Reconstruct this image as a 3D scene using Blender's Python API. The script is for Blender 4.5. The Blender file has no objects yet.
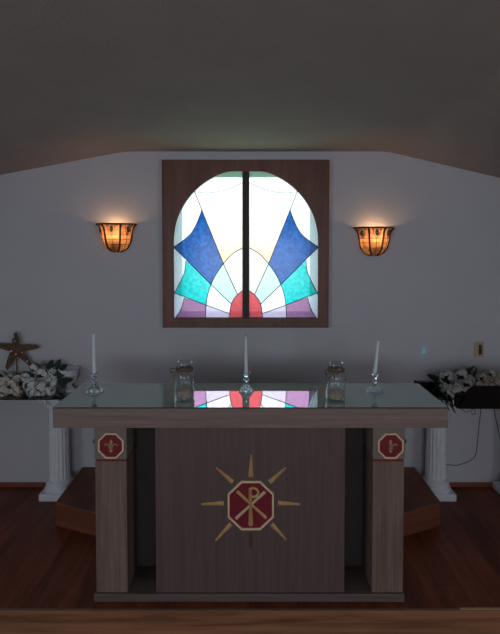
import bpy, bmesh, math, random
from mathutils import Vector, Matrix
random.seed(7)
PI = math.pi
COL = bpy.context.scene.collection
scene = bpy.context.scene

# ---------------------------------------------------------------- camera
F, CX, CY, HC, PITCH = 500.0, 250.0, 266.8, 1.8, math.radians(2.1)
def at(px, py, Y):
    """pixel of the photograph -> point of the room at depth Y"""
    u, v = (px - CX) / F, -(py - CY) / F
    d = Vector((u, math.cos(PITCH) + v * math.sin(PITCH), -math.sin(PITCH) + v * math.cos(PITCH)))
    d *= Y / d.y
    return Vector((d.x, Y, d.z + HC))
def depth_on(py, z):
    """depth at which a horizontal surface at height z is seen in pixel row py"""
    v = -(py - CY) / F
    return (HC - z) * (math.cos(PITCH) + v * math.sin(PITCH)) / (math.sin(PITCH) - v * math.cos(PITCH))
cam = bpy.data.cameras.new('camera'); co = bpy.data.objects.new('camera', cam); COL.objects.link(co)
co.location = (0, 0, HC); co.rotation_euler = (PI / 2 - PITCH, 0, 0)
cam.sensor_fit = 'HORIZONTAL'; cam.sensor_width = 36; cam.lens = 36 * F / 500
cam.shift_y = -(317 - CY) / 500; cam.clip_start = 0.02
scene.camera = co

# ---------------------------------------------------------------- materials
def nt(name):
    m = bpy.data.materials.new(name); m.use_nodes = True
    t = m.node_tree; t.nodes.clear()
    out = t.nodes.new('ShaderNodeOutputMaterial')
    return m, t, out
def N(t, kind, **kw):
    n = t.nodes.new(kind)
    for k, v in kw.items():
        if k in n.inputs: n.inputs[k].default_value = v
        else: setattr(n, k, v)
    return n
def c4(c): return (c[0], c[1], c[2], 1)
def srgb(r, g, b):
    f = lambda v: (v / 255 / 12.92) if v / 255 <= .04045 else ((v / 255 + .055) / 1.055) ** 2.4
    return (f(r), f(g), f(b))
def plain(name, c, rough=.6, metal=0, var=.12, vscale=20, bump=0, bscale=60, spec=.5):
    m, t, out = nt(name)
    p = N(t, 'ShaderNodeBsdfPrincipled', Roughness=rough, Metallic=metal)
    p.inputs['Specular IOR Level'].default_value = spec
    tc = N(t, 'ShaderNodeTexCoord')
    no = N(t, 'ShaderNodeTexNoise', Scale=vscale, Detail=4.0)
    t.links.new(tc.outputs['Object'], no.inputs['Vector'])
    r = N(t, 'ShaderNodeValToRGB')
    r.color_ramp.elements[0].position = .3; r.color_ramp.elements[1].position = .7
    r.color_ramp.elements[0].color = c4([v * (1 - var) for v in c]); r.color_ramp.elements[1].color = c4([min(1, v * (1 + var)) for v in c])
    t.links.new(no.outputs['Fac'], r.inputs['Fac']); t.links.new(r.outputs['Color'], p.inputs['Base Color'])
    if bump:
        n2 = N(t, 'ShaderNodeTexNoise', Scale=bscale, Detail=5.0); t.links.new(tc.outputs['Object'], n2.inputs['Vector'])
        b = N(t, 'ShaderNodeBump', Strength=bump, Distance=.01); t.links.new(n2.outputs['Fac'], b.inputs['Height'])
        t.links.new(b.outputs['Normal'], p.inputs['Normal'])
    t.links.new(p.outputs[0], out.inputs[0]); return m
def wood(name, dark, light, grain=(60, 60, 2.5), rough=.45, planks=None, bump=.08, spec=.5, streak=.55):
    m, t, out = nt(name)
    p = N(t, 'ShaderNodeBsdfPrincipled', Roughness=rough); p.inputs['Specular IOR Level'].default_value = spec
    tc = N(t, 'ShaderNodeTexCoord'); mp = N(t, 'ShaderNodeMapping', Scale=grain)
    t.links.new(tc.outputs['Object'], mp.inputs['Vector'])
    a = N(t, 'ShaderNodeTexNoise', Scale=1.0, Detail=6.0, Roughness=.6, Distortion=.6)
    t.links.new(mp.outputs[0], a.inputs['Vector'])
    mp2 = N(t, 'ShaderNodeMapping', Scale=[g * .22 for g in grain]); t.links.new(tc.outputs['Object'], mp2.inputs['Vector'])
    b = N(t, 'ShaderNodeTexNoise', Scale=1.0, Detail=3.0, Distortion=1.5); t.links.new(mp2.outputs[0], b.inputs['Vector'])
    mx = N(t, 'ShaderNodeMix', data_type='FLOAT'); mx.inputs[0].default_value = 1 - streak
    t.links.new(a.outputs['Fac'], mx.inputs[2]); t.links.new(b.outputs['Fac'], mx.inputs[3])
    r = N(t, 'ShaderNodeValToRGB'); r.color_ramp.elements[0].position = .34; r.color_ramp.elements[1].position = .66
    r.color_ramp.elements[0].color = c4(dark); r.color_ramp.elements[1].color = c4(light)
    t.links.new(mx.outputs[0], r.inputs['Fac']); colour = r.outputs['Color']
    if planks:
        w, l, rot = planks
        mp3 = N(t, 'ShaderNodeMapping', Rotation=(0, 0, rot)); t.links.new(tc.outputs['Object'], mp3.inputs['Vector'])
        br = N(t, 'ShaderNodeTexBrick'); br.offset = .37
        br.inputs['Color1'].default_value = (.82, .82, .82, 1); br.inputs['Color2'].default_value = (1.12, 1.05, 1.0, 1)
        br.inputs['Mortar'].default_value = (.5, .42, .4, 1); br.inputs['Scale'].default_value = 1
        br.inputs['Mortar Size'].default_value = .0018; br.inputs['Brick Width'].default_value = l; br.inputs['Row Height'].default_value = w
        t.links.new(mp3.outputs[0], br.inputs['Vector'])
        mm = N(t, 'ShaderNodeMix', data_type='RGBA', blend_type='MULTIPLY'); mm.inputs[0].default_value = 1
        t.links.new(colour, mm.inputs[6]); t.links.new(br.outputs['Color'], mm.inputs[7]); colour = mm.outputs[2]
    t.links.new(colour, p.inputs['Base Color'])
    bp = N(t, 'ShaderNodeBump', Strength=bump, Distance=.004); t.links.new(a.outputs['Fac'], bp.inputs['Height']); t.links.new(bp.outputs['Normal'], p.inputs['Normal'])
    t.links.new(p.outputs[0], out.inputs[0]); return m
def stained(name, c, clear=.5, vary=.25, scale=60, c2=None, low=None, gloss=.05, tr=1.0):
    """coloured window glass: partly see-through, partly light-scattering"""
    m, t, out = nt(name)
    tc = N(t, 'ShaderNodeTexCoord')
    no = N(t, 'ShaderNodeTexNoise', Scale=scale, Detail=3.0); t.links.new(tc.outputs['Object'], no.inputs['Vector'])
    r = N(t, 'ShaderNodeValToRGB'); r.color_ramp.elements[0].position = .35; r.color_ramp.elements[1].position = .68
    d = c2 or [v * (1 - vary) for v in c]
    r.color_ramp.elements[0].color = c4(d); r.color_ramp.elements[1].color = c4(c)
    t.links.new(no.outputs['Fac'], r.inputs['Fac']); colour = r.outputs['Color']
    if low:   # the glass itself is dyed a second colour towards one end
        lc, z0, z1 = low
        sp = N(t, 'ShaderNodeSeparateXYZ'); t.links.new(tc.outputs['Object'], sp.inputs[0])
        mr = N(t, 'ShaderNodeMapRange'); mr.inputs['From Min'].default_value = z0; mr.inputs['From Max'].default_value = z1
        t.links.new(sp.outputs['Z'], mr.inputs['Value'])
        mm = N(t, 'ShaderNodeMix', data_type='RGBA'); t.links.new(mr.outputs[0], mm.inputs[0])
        mm.inputs[6].default_value = c4(lc); t.links.new(colour, mm.inputs[7]); colour = mm.outputs[2]
    a = N(t, 'ShaderNodeBsdfTransparent'); b = N(t, 'ShaderNodeBsdfTranslucent')
    t.links.new(colour, a.inputs[0]); t.links.new(colour, b.inputs[0])
    mx = N(t, 'ShaderNodeMixShader', Fac=1 - clear); t.links.new(a.outputs[0], mx.inputs[1]); t.links.new(b.outputs[0], mx.inputs[2])
    g = N(t, 'ShaderNodeBsdfGlossy', Roughness=.15); m2 = N(t, 'ShaderNodeMixShader', Fac=gloss)
    t.links.new(mx.outputs[0], m2.inputs[1]); t.links.new(g.outputs[0], m2.inputs[2])
    t.links.new(m2.outputs[0], out.inputs[0]); return m
def thin_glass(name, tint, base=.05, power=4, rough=.02, body=None, amount=0.0):
    """thin glass reflecting more at grazing angles; body = colour of an even diffuse layer mixed in by amount"""
    m, t, out = nt(name)
    tr = N(t, 'ShaderNodeBsdfTransparent', Color=c4(tint)); g = N(t, 'ShaderNodeBsdfGlossy', Roughness=rough)
    inner = tr
    if body:
        d = N(t, 'ShaderNodeBsdfDiffuse', Color=c4(body)); inner = N(t, 'ShaderNodeMixShader', Fac=amount)
        t.links.new(tr.outputs[0], inner.inputs[1]); t.links.new(d.outputs[0], inner.inputs[2])
    lw = N(t, 'ShaderNodeLayerWeight', Blend=.5); pw = N(t, 'ShaderNodeMath', operation='POWER'); pw.inputs[1].default_value = power
    t.links.new(lw.outputs['Facing'], pw.inputs[0])
    mr = N(t, 'ShaderNodeMapRange'); mr.inputs['To Min'].default_value = base; t.links.new(pw.outputs[0], mr.inputs['Value'])
    mx = N(t, 'ShaderNodeMixShader'); t.links.new(mr.outputs[0], mx.inputs[0]); t.links.new(inner.outputs[0], mx.inputs[1]); t.links.new(g.outputs[0], mx.inputs[2])
    t.links.new(mx.outputs[0], out.inputs[0]); return m
def real_glass(name, tint=(1, 1, 1), ior=1.5, glint=.10):
    """pressed crystal: refracting, with white scatter mixed in to stand for its sparkle"""
    m, t, out = nt(name); g = N(t, 'ShaderNodeBsdfGlass', Color=c4(tint), Roughness=.0, IOR=ior)
    d = N(t, 'ShaderNodeBsdfTranslucent', Color=c4((.9, .95, 1))); mx = N(t, 'ShaderNodeMixShader', Fac=glint)
    t.links.new(g.outputs[0], mx.inputs[1]); t.links.new(d.outputs[0], mx.inputs[2]); t.links.new(mx.outputs[0], out.inputs[0]); return m
def glow(name, c, s):
    m, t, out = nt(name); e = N(t, 'ShaderNodeEmission', Color=c4(c), Strength=s); t.links.new(e.outputs[0], out.inputs[0]); return m
def waxy(name, c):
    m, t, out = nt(name); p = N(t, 'ShaderNodeBsdfPrincipled', Roughness=.4); p.inputs['Base Color'].default_value = c4(c)
    p.inputs['Subsurface Weight'].default_value = .25; p.inputs['Subsurface Radius'].default_value = (.01, .01, .01)
    t.links.new(p.outputs[0], out.inputs[0]); return m
def petal_mat(name, c):
    m, t, out = nt(name); d = N(t, 'ShaderNodeBsdfDiffuse', Color=c4(c)); b = N(t, 'ShaderNodeBsdfTranslucent', Color=c4(c))
    mx = N(t, 'ShaderNodeMixShader', Fac=.15); t.links.new(d.outputs[0], mx.inputs[1]); t.links.new(b.outputs[0], mx.inputs[2]); t.links.new(mx.outputs[0], out.inputs[0]); return m

M = {}
M['wall'] = plain('wall_paint', (.60, .615, .66), .85, var=.02, vscale=3, bump=.12, bscale=45, spec=.2)
M['ceiling'] = plain('ceiling_paint', (.42, .375, .355), .9, var=.04, vscale=4, bump=.35, bscale=90, spec=.1)
M['floor'] = wood('floor_wood', (.095, .024, .011), (.24, .070, .034), (22, 2.0, 22), .38, planks=(.125, 1.1, PI / 2), spec=.22)
M['dais_top'] = wood('dais_top_wood', (.10, .032, .018), (.21, .070, .042), (22, 3, 22), .45, planks=(.125, 1.1, PI / 2), spec=.3)
M['dais_side'] = wood('dais_side_wood', (.14, .040, .020), (.24, .078, .040), (3, 3, 40), .5)
M['nosing'] = wood('nosing_wood', (.13, .075, .045), (.24, .14, .075), (3, 30, 30), .4)
M['strip'] = wood('pale_strip_wood', (.40, .26, .12), (.55, .36, .18), (3, 30, 30), .4)
M['riser'] = wood('riser_wood', (.15, .06, .030), (.42, .20, .10), (3.2, 20, 52), .45, streak=.35)
M['base_w'] = wood('baseboard_wood', (.17, .05, .024), (.27, .085, .042), (3, 20, 40), .5)
M['slab'] = wood('slab_wood', (.17, .122, .108), (.30, .22, .19), (3, 30, 70), .5)
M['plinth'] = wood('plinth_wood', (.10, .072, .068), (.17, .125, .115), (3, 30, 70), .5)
M['post'] = wood('post_wood', (.125, .085, .065), (.26, .185, .145), (85, 85, 2.6), .5, streak=.6)
M['panel'] = wood('panel_wood', (.095, .062, .060), (.145, .098, .092), (45, 30, 2.0), .5, streak=.7)
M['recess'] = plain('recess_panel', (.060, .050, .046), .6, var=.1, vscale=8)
M['block'] = plain('block_paint', (.21, .175, .15), .55, var=.06)
M['red'] = plain('crimson_paint', (.19, .008, .022), .5, var=.1, vscale=60)
M['gold'] = plain('gold_paint', (.72, .46, .20), .38, .12, var=.15, vscale=50)
M['dullgold'] = plain('dull_gold', (.42, .29, .15), .4, .2, var=.2, vscale=90)
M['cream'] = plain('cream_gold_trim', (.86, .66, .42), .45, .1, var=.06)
M['darkray'] = plain('dark_brown_ray', (.10, .05, .04), .6)
M['winframe'] = wood('window_frame_wood', (.12, .045, .030), (.21, .085, .058), (35, 30, 3), .4)
M['winblack'] = plain('dark_mullion', (.02, .017, .015), .5)
M['lead'] = plain('lead_came', (.03, .03, .035), .5, .3)
M['sash'] = plain('sash_bounce_tint', (.70, .93, .98), .6)  # white sash; bluish bounce light is put into the colour
M['white'] = plain('white_plaster', (.82, .87, .93), .55, var=.05, vscale=14)
M['tableglass'] = thin_glass('table_glass', (.55, .72, .64), .06, 2.2, .012, (.43, .60, .55), .9)
M['shelfglass'] = thin_glass('shelf_glass', (.18, .24, .22), .06, 3, .03)
M['edge'] = plain('dark_glass_edge', (.03, .06, .055), .2)
M['jar'] = thin_glass('jar_glass', (.95, .98, .99), .05, 2.4, .02)
M['crystal'] = real_glass('crystal', (.97, .99, 1))
M['crystal2'] = real_glass('glinting_crystal', (.97, .99, 1), glint=.35)  # centre foot: refracted window light put into the glass as white scatter
M['wax'] = waxy('white_wax', (.74, .80, .84))
M['wick'] = plain('burnt_wick', (.03, .025, .02), .9)
M['raffia'] = plain('raffia_twine', (.17, .12, .075), .9, var=.3, vscale=120, bump=.3)
M['sand'] = plain('brown_sand', (.55, .42, .34), .95, var=.45, vscale=180, bump=.6, bscale=200)
M['pet'] = petal_mat('white_petal', (.90, .93, .92)); M['pet2'] = petal_mat('cream_petal', (.88, .86, .78))
M['leaf'] = plain('dark_leaf', (.018, .045, .028), .5, var=.4, vscale=30)
M['twig'] = plain('grapevine_twig', (.17, .095, .062), .85, var=.35, vscale=60, bump=.3)
M['pearl'] = plain('pearl_bead', (.75, .72, .68), .3)
M['black'] = plain('black_lacquer', (.012, .009, .009), .4, var=.1, spec=.3)
M['darkwood'] = plain('espresso_wood', (.007, .003, .003), .7, var=.15, spec=.15)
M['cord'] = plain('black_cord', (.025, .025, .035), .6)
M['beige'] = plain('beige_plate', (.52, .40, .25), .4, var=.03)
M['brownsw'] = plain('brown_switch', (.035, .02, .015), .4)
M['plate'] = plain('white_plate', (.55, .66, .75), .35, var=.02)
M['led'] = glow('night_light_lens', (.45, .60, .80), .24)
M['bronze'] = plain('bronze_lead', (.030, .014, .010), .5, .3)
M['amber'] = stained('amber_glass', (.60, .35, .18), clear=.06, vary=.35, scale=55)
M['amberpale'] = stained('pale_amber_glass', (.40, .23, .14), clear=.06, vary=.4, scale=55)
M['jewel'] = plain('green_jewel', (.02, .16, .05), .15, spec=.8)
M['jewelred'] = stained('red_petal_glass', (.65, .14, .05), clear=.1, vary=.3)
M['bulb'] = glow('warm_bulb', (1, .62, .30), 9)

# stained glass
G = {}
G['clear'] = stained('clear_glass', (.42, .50, .57), .62, .06)
G['cream'] = stained('cream_glass', (.44, .43, .41), .50, .03, low=((.32, .25, .13), 1.66, 2.08))
G['white'] = stained('white_glass', (.40, .42, .42), .45, .04)
G['ivory'] = stained('ivory_glass', (.34, .33, .30), .45, .04)
G['aqua'] = stained('pale_aqua_glass', (.23, .33, .33), .45, .08)
G['lilac'] = stained('pale_lilac_glass', (.30, .27, .36), .5, .1)
G['blue'] = stained('cobalt_glass', (.003, .054, .20), .5, .5, 45, c2=(.0015, .026, .115))
G['cyan'] = stained('turquoise_glass', (.012, .31, .32), .5, .5, 40, c2=(.001, .21, .22))
G['purple'] = stained('purple_glass', (.19, .10, .19), .6, .2)
G['red'] = stained('ruby_glass', (.32, .045, .055), .55, .3, 70)

# ---------------------------------------------------------------- mesh helpers
def ob(name, bm, mats, parent=None, smooth=False, loc=None, rot=None):
    me = bpy.data.meshes.new(name)
    bmesh.ops.recalc_face_normals(bm, faces=bm.faces)
    bm.to_mesh(me); bm.free()
    if not isinstance(mats, (list, tuple)): mats = [mats]
    for m in mats: me.materials.append(m)
    if smooth:
        for p in me.polygons: p.use_smooth = True
    o = bpy.data.objects.new(name, me); COL.objects.link(o)
    if parent: o.parent = parent
    if loc is not None: o.location = loc
    if rot is not None: o.rotation_euler = rot
    return o
def empty(name, loc=(0, 0, 0), rz=0):
    o = bpy.data.objects.new(name, None); o.empty_display_size = .05; COL.objects.link(o); o.location = loc; o.rotation_euler = (0, 0, rz); return o
def tag(o, label=None, cat=None, group=None, kind=None):
    if label: o['label'] = label
    if cat: o['category'] = cat
    if group: o['group'] = group
    if kind: o['kind'] = kind
    return o
def copy_tree(o, parent=None):
    c = o.copy(); COL.objects.link(c)
    if parent: c.parent = parent
    for ch in list(o.children): copy_tree(ch, c)
    return c
def box(bm, x0, x1, y0, y1, z0, z1, bev=0, mi=0):
    r = bmesh.ops.create_cube(bm, size=1)
    for v in r['verts']: v.co = Vector(((x0 + x1) / 2 + v.co.x * (x1 - x0), (y0 + y1) / 2 + v.co.y * (y1 - y0), (z0 + z1) / 2 + v.co.z * (z1 - z0)))
    fs = set(f for v in r['verts'] for f in v.link_faces)
    for f in fs: f.material_index = mi
    if bev:
        es = set(e for v in r['verts'] for e in v.link_edges)
        bmesh.ops.bevel(bm, geom=list(es), offset=bev, segments=2, affect='EDGES', profile=.5)
    return bm
def B(*a, **k): return box(bmesh.new(), *a, **k)
def prism(bm, pts, y0, y1, mi=0):
    """polygon in x,z extruded along y"""
    a = [bm.verts.new((p[0], y0, p[1])) for p in pts]; b = [bm.verts.new((p[0], y1, p[1])) for p in pts]
    fs = [bm.faces.new(a), bm.faces.new(b[::-1])]
    n = len(pts)
    for i in range(n): fs.append(bm.faces.new((a[i], b[i], b[(i + 1) % n], a[(i + 1) % n])))
    for f in fs: f.material_index = mi
    return bm
def prism_z(bm, pts, z0, z1):
    a = [bm.verts.new((p[0], p[1], z0)) for p in pts]; b = [bm.verts.new((p[0], p[1], z1)) for p in pts]
    bm.faces.new(a); bm.faces.new(b[::-1]); n = len(pts)
    for i in range(n): bm.faces.new((a[i], b[i], b[(i + 1) % n], a[(i + 1) % n]))
    return bm
def lathe(bm, prof, n=32, a0=0, a1=2 * PI, cx=0, cy=0, mi=0, rf=None):
    closed = abs(a1 - a0 - 2 * PI) < 1e-6; k = n if closed else n + 1; rings = []
    for r, z in prof:
        ring = []
        for i in range(k):
            a = a0 + (a1 - a0) * i / n; rr = r * (rf(a, z) if rf else 1)
            ring.append(bm.verts.new((cx + rr * math.cos(a), cy + rr * math.sin(a), z)))
        rings.append(ring)
    for j in range(len(rings) - 1):
        for i in range(n):
            f = bm.faces.new((rings[j][i], rings[j][(i + 1) % k], rings[j + 1][(i + 1) % k], rings[j + 1][i])); f.material_index = mi
    return rings
def solid_lathe(prof, n=32, **k):
    bm = bmesh.new(); r = lathe(bm, prof, n, **k)
    bm.faces.new(r[0]); bm.faces.new(r[-1]); return bm
def tube(bm, pts, r, n=8, mi=0):
    pts = [Vector(p) for p in pts]; rs = r if isinstance(r, (list, tuple)) else [r] * len(pts)
    rings = []; up = Vector((0.13, 0.37, 1)).normalized()
    for i, p in enumerate(pts):
        d = (pts[min(i + 1, len(pts) - 1)] - pts[max(i - 1, 0)])
        if d.length < 1e-9: d = Vector((0, 0, 1))
        d.normalize(); s = d.cross(up)
        if s.length < .1: s = d.cross(Vector((1, 0, 0)))
        s.normalize(); u = s.cross(d)
        rings.append([bm.verts.new(p + (s * math.cos(2 * PI * k / n) + u * math.sin(2 * PI * k / n)) * rs[i]) for k in range(n)])
    for a, b in zip(rings, rings[1:]):
        for k in range(n): f = bm.faces.new((a[k], a[(k + 1) % n], b[(k + 1) % n], b[k])); f.material_index = mi
    f1 = bm.faces.new(rings[0]); f2 = bm.faces.new(rings[-1]); f1.material_index = f2.material_index = mi
    return bm
def ball(bm, c, r, u=12, v=8, sc=(1, 1, 1), mi=0):
    g = bmesh.ops.create_uvsphere(bm, u_segments=u, v_segments=v, radius=r)
    for w in g['verts']: w.co = Vector((w.co.x * sc[0] + c[0], w.co.y * sc[1] + c[1], w.co.z * sc[2] + c[2]))
    for f in set(f for w in g['verts'] for f in w.link_faces): f.material_index = mi; f.smooth = True
    return bm
def spline(pts, n=8):
    pts = [Vector(p) for p in pts]; out = []
    P = [pts[0]] + pts + [pts[-1]]
    for i in range(1, len(P) - 2):
        for k in range(n):
            t = k / n; a, b, c, d = P[i - 1], P[i], P[i + 1], P[i + 2]
            out.append(.5 * ((2 * b) + (-a + c) * t + (2 * a - 5 * b + 4 * c - d) * t * t + (-a + 3 * b - 3 * c + d) * t ** 3))
    out.append(pts[-1]); return out

# ---------------------------------------------------------------- setting
WY = depth_on(486.5, 0)                   # back wall face
RW, RE = 3.2, -6.5            # half width of room, rear end
STEP = -.18
wc = at(246, 242, WY - .02)   # centre of the arch
S = (WY - .02) / F            # metres per pixel on the window panel
wx = wc.x
# rough opening
ox0, ox1 = wx - 77 * S, wx + 77 * S
oz0, oz1 = at(246, 321, WY).z, at(246, 168, WY).z
bm = bmesh.new()
box(bm, -RW - .15, ox0, WY, WY + .16, STEP - .05, 2.9); box(bm, ox1, RW + .15, WY, WY + .16, STEP - .05, 2.9)
box(bm, ox0, ox1, WY, WY + .16, STEP - .05, oz0); box(bm, ox0, ox1, WY, WY + .16, oz1, 2.9)
tag(ob('wall_back', bm, M['wall']), kind='structure')
tag(ob('wall_left', B(-RW - .15, -RW, RE, WY, STEP - .05, 2.9), M['wall']), kind='structure')
tag(ob('wall_right', B(RW, RW + .15, RE, WY, STEP - .05, 2.9), M['wall']), kind='structure')
tag(ob('wall_front', B(-RW - .15, RW + .15, RE - .15, RE, STEP - .05, 2.9), M['wall']), kind='structure')
BBH = at(10, 482, WY).z
# ceiling : flat middle, gently sloping sides
cz = at(250, 151.5, WY).z; lx = at(125, 151, WY).x; rx = at(387, 152, WY).x
sl = (cz - at(0, 175, WY).z) / (lx - at(0, 175, WY).x); sr = (cz - at(498, 177.5, WY).z) / (at(498, 177, WY).x - rx)
prof = []
def cprof(x):
    w = .07
    def soft(d, s): return 0 if d < -w else (s * d if d > w else s * (d + w) ** 2 / (4 * w))
    return cz - soft(lx - x, sl) - soft(x - rx, sr)
xs = [-RW - .15] + [lx - .07 + .02 * i for i in range(8)] + [0] + [rx - .07 + .02 * i for i in range(8)] + [RW + .15]
bot = [(x, cprof(x)) for x in xs]; bm = bmesh.new()
prism(bm, bot + [(RW + .15, 2.95), (-RW - .15, 2.95)], RE - .15, WY + .16)
tag(ob('ceiling', bm, M['ceiling']), kind='structure')
SE = depth_on(607, 0)                    # platform edge
tag(ob('floor', B(-RW, RW, SE - .008, WY, -.05, 0), M['floor']), kind='structure')
tag(ob('floor_nave', B(-RW, RW, RE, SE - .02, STEP - .05, STEP), M['floor']), kind='structure')
tag(ob('trim_1', B(-RW, RW, SE - .02, SE - .008, STEP, -.005), M['riser']), kind='structure')
tag(ob('trim_2', B(-RW, RW, SE - .022, SE - .008, -.005, .001, bev=.001), M['nosing']), kind='structure')
x5 = at(459, 606, SE).x
tag(ob('trim_3', B(x5, RW, SE - .022, SE - .008, .001, .004, bev=.001), M['strip']), kind='structure')
tag(ob('baseboard_back', bmesh.new() and box(B(-RW, -1.25, WY - .016, WY, 0, BBH, bev=.004), 1.235, RW, WY - .016, WY, 0, BBH, bev=.004), M['base_w']), kind='structure')

# dais behind the altar
DX = -.015; DY0 = depth_on(525.6, 0); DY1 = depth_on(536, 0)
dl, dr = at(56, 525.6, DY0), at(440.3, 526, DY0); DT = at(56, 503, DY0).z
e1, e2 = at(95.4, 536, DY1), at(405, 536, DY1)
t_ = (DY0 - 3.02) / (DY0 - DY1)
dp = [(dl.x, WY - .002), (dl.x, DY0), (dl.x + (e1.x - dl.x) * t_, 3.02), (dr.x + (e2.x - dr.x) * t_, 3.02), (dr.x, DY0), (dr.x, WY - .002)]
dais = empty('dais', (0, 0, 0))
tag(dais, 'low angular wooden dais against the wall behind the altar', 'platform')
ob('platform_side', prism_z(bmesh.new(), dp, 0, DT - .008), M['dais_side'], dais)
ob('platform_top', prism_z(bmesh.new(), dp, DT - .008, DT), M['dais_top'], dais)
bm = bmesh.new()
for a, b in zip(dp[:-1], dp[1:]):
    tube(bm, [(a[0], a[1], DT - .001), (b[0], b[1], DT - .001)], .004, 6)
ob('edge_trim', bm, M['nosing'], dais)

# ---------------------------------------------------------------- window
win = empty('window_1', (0, 0, 0))
tag(win, 'arched stained glass window in a square dark wood frame above the altar', kind='structure')
fx0, fx1 = at(163, 245, WY - .03).x, at(328.3, 245, WY - .03).x
fz0, fz1 = at(246, 327, WY - .03).z, at(246, 160.5, WY - .03).z
iz0 = at(246, 318.3, WY - .03).z; R = 71.8 * S; acz = wc.z; topz = at(246, 171.5, WY - .03).z
def arch(a0, a1, r, n=24):
    return [(wx + r * math.cos(a0 + (a1 - a0) * i / n), min(topz, acz + r * math.sin(a0 + (a1 - a0) * i / n))) for i in range(n + 1)]
bm = bmesh.new()
L = [(wx, fz1), (fx0, fz1), (fx0, fz0), (wx, fz0), (wx, iz0), (wx - R, iz0)] + arch(PI, PI / 2, R)
Rr = [(wx, fz0), (fx1, fz0), (fx1, fz1), (wx, fz1)] + arch(PI / 2, 0, R) + [(wx + R, iz0), (wx, iz0)]
prism(bm, L, WY - .035, WY); prism(bm, Rr, WY - .035, WY)
ob('window_frame', bm, M['winframe'], win)
# thin raised outer moulding
bm = bmesh.new()
for a, b, c, d in ((fx0 - .004, fx0 + .006, fz0 - .004, fz1 + .004), (fx1 - .006, fx1 + .004, fz0 - .004, fz1 + .004)): box(bm, a, b, WY - .04, WY, c, d)
box(bm, fx0, fx1, WY - .04, WY, fz1 - .006, fz1 + .004); box(bm, fx0, fx1, WY - .04, WY, fz0 - .004, fz0 + .006)
ob('frame_moulding', bm, M['winframe'], win)
mxa, mxb = at(242.4, 245, WY - .03).x, at(249.3, 245, WY - .03).x
ob('mullion', B(mxa, mxb, WY - .033, WY - .002, iz0, topz), M['winblack'], win)
# outer sash, seen blurred through the coloured glass
sy = WY + .13
bm = bmesh.new(); s0, s1, t0, t1 = at(182, 200, sy).x, at(310, 200, sy).x, at(246, 311, sy).z, at(246, 177, sy).z
box(bm, ox0, s0, sy, sy + .03, oz0, oz1); box(bm, s1, ox1, sy, sy + .03, oz0, oz1)
box(bm, s0, s1, sy, sy + .03, oz0, t0); box(bm, s0, s1, sy, sy + .03, t1, oz1)
ob('outer_sash', bm, M['sash'], win)
# leaded glass. Points are read on a x2.778 enlargement with its corner at (155,150)
PY = WY - .018
def zz(p):
    q = at(155 + p[0] / 2.778, 150 + p[1] / 2.778, PY); return (q.x, q.z)
def zl(pts, n=6):   # smooth line
    return [(v.x, v.y) for v in spline([(a, b, 0) for a, b in pts], n)]
zc = (252.7, 256)
def zarch(x0, x1, r=206, n=14):
    o = []
    for i in range(n + 1):
        x = x0 + (x1 - x0) * i / n; o.append((x, max(50, zc[1] - math.sqrt(max(0, r * r - (x - zc[0]) ** 2)))))
    return o
BIG = zl([(243, 272), (215, 289), (190, 316), (168, 348), (156, 374), (147, 400), (142, 431), (140, 469)])
def sub(line, p, q):
    f = lambda s: min(range(len(line)), key=lambda i: (line[i][0] - s[0]) ** 2 + (line[i][1] - s[1]) ** 2)
    i, j = f(p), f(q); return line[i:j + 1] if i <= j else line[j:i + 1][::-1]
SM = zl([(243, 391), (229, 402), (219, 414), (212, 428), (208, 448), (207, 469)])
A0, Bt, C0, D0, E0, F0 = (110, 116), (130, 168), (190, 316), (156, 374), (142, 431), (243, 272)
blueL = zl([Bt, (112, 212), (92, 240), (52, 270)]); cat = zl([A0, (150, 119), (200, 110), (243, 90)])
cyL = zl([(86, 306), (80, 345), (54, 397)]); puL = zl([(81, 409), (73, 440), (55, 469)])
panes = [
 ('clear', zarch(108, 250) + [(250, 88)] + cat[::-1]),
 ('cream', cat + [(250, 90), (250, 270)] + sub(BIG, F0, C0) + [Bt]),
 ('clear', [(46, 270)] + zarch(47, 108) + [Bt] + blueL),
 ('blue', [Bt] + sub(BIG, C0, D0) + [(52, 270)] + blueL[::-1]),
 ('clear', [(46, 270), (52, 270), (86, 306)] + cyL + [(46, 397)]),
 ('cyan', [(86, 306)] + sub(BIG, D0, E0) + cyL[::-1]),
 ('clear', [(46, 397), (54, 397), (81, 409)] + puL + [(46, 472)]),
 ('purple', [(81, 409)] + sub(BIG, E0, (140, 469)) + puL[::-1]),
 ('ivory', [(250, 270)] + sub(BIG, F0, C0) + sub(SM, (229, 402), (243, 391)) + [(250, 389)]),
 ('aqua', sub(BIG, C0, D0) + sub(SM, (212, 428), (229, 402))),
 ('white', sub(BIG, D0, E0) + sub(SM, (209, 455), (212, 428))),
 ('lilac', sub(BIG, E0, (140, 469)) + sub(SM, (207, 469), (209, 455))),
 ('red', [(250, 389)] + SM + [(250, 472)]),
]
cames = [cat, [A0, C0, (229, 402)], blueL, [(52, 270), D0, (212, 428)], BIG, SM, cyL, [(54, 397), E0, (209, 455)], puL, [(56, 466), (243, 466)]]
def clean(poly):
    o = []
    for p in poly:
        if not o or (p[0] - o[-1][0]) ** 2 + (p[1] - o[-1][1]) ** 2 > .3: o.append(p)
    if (o[0][0] - o[-1][0]) ** 2 + (o[0][1] - o[-1][1]) ** 2 < .3: o.pop()
    return o
gk = list(G)
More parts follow.
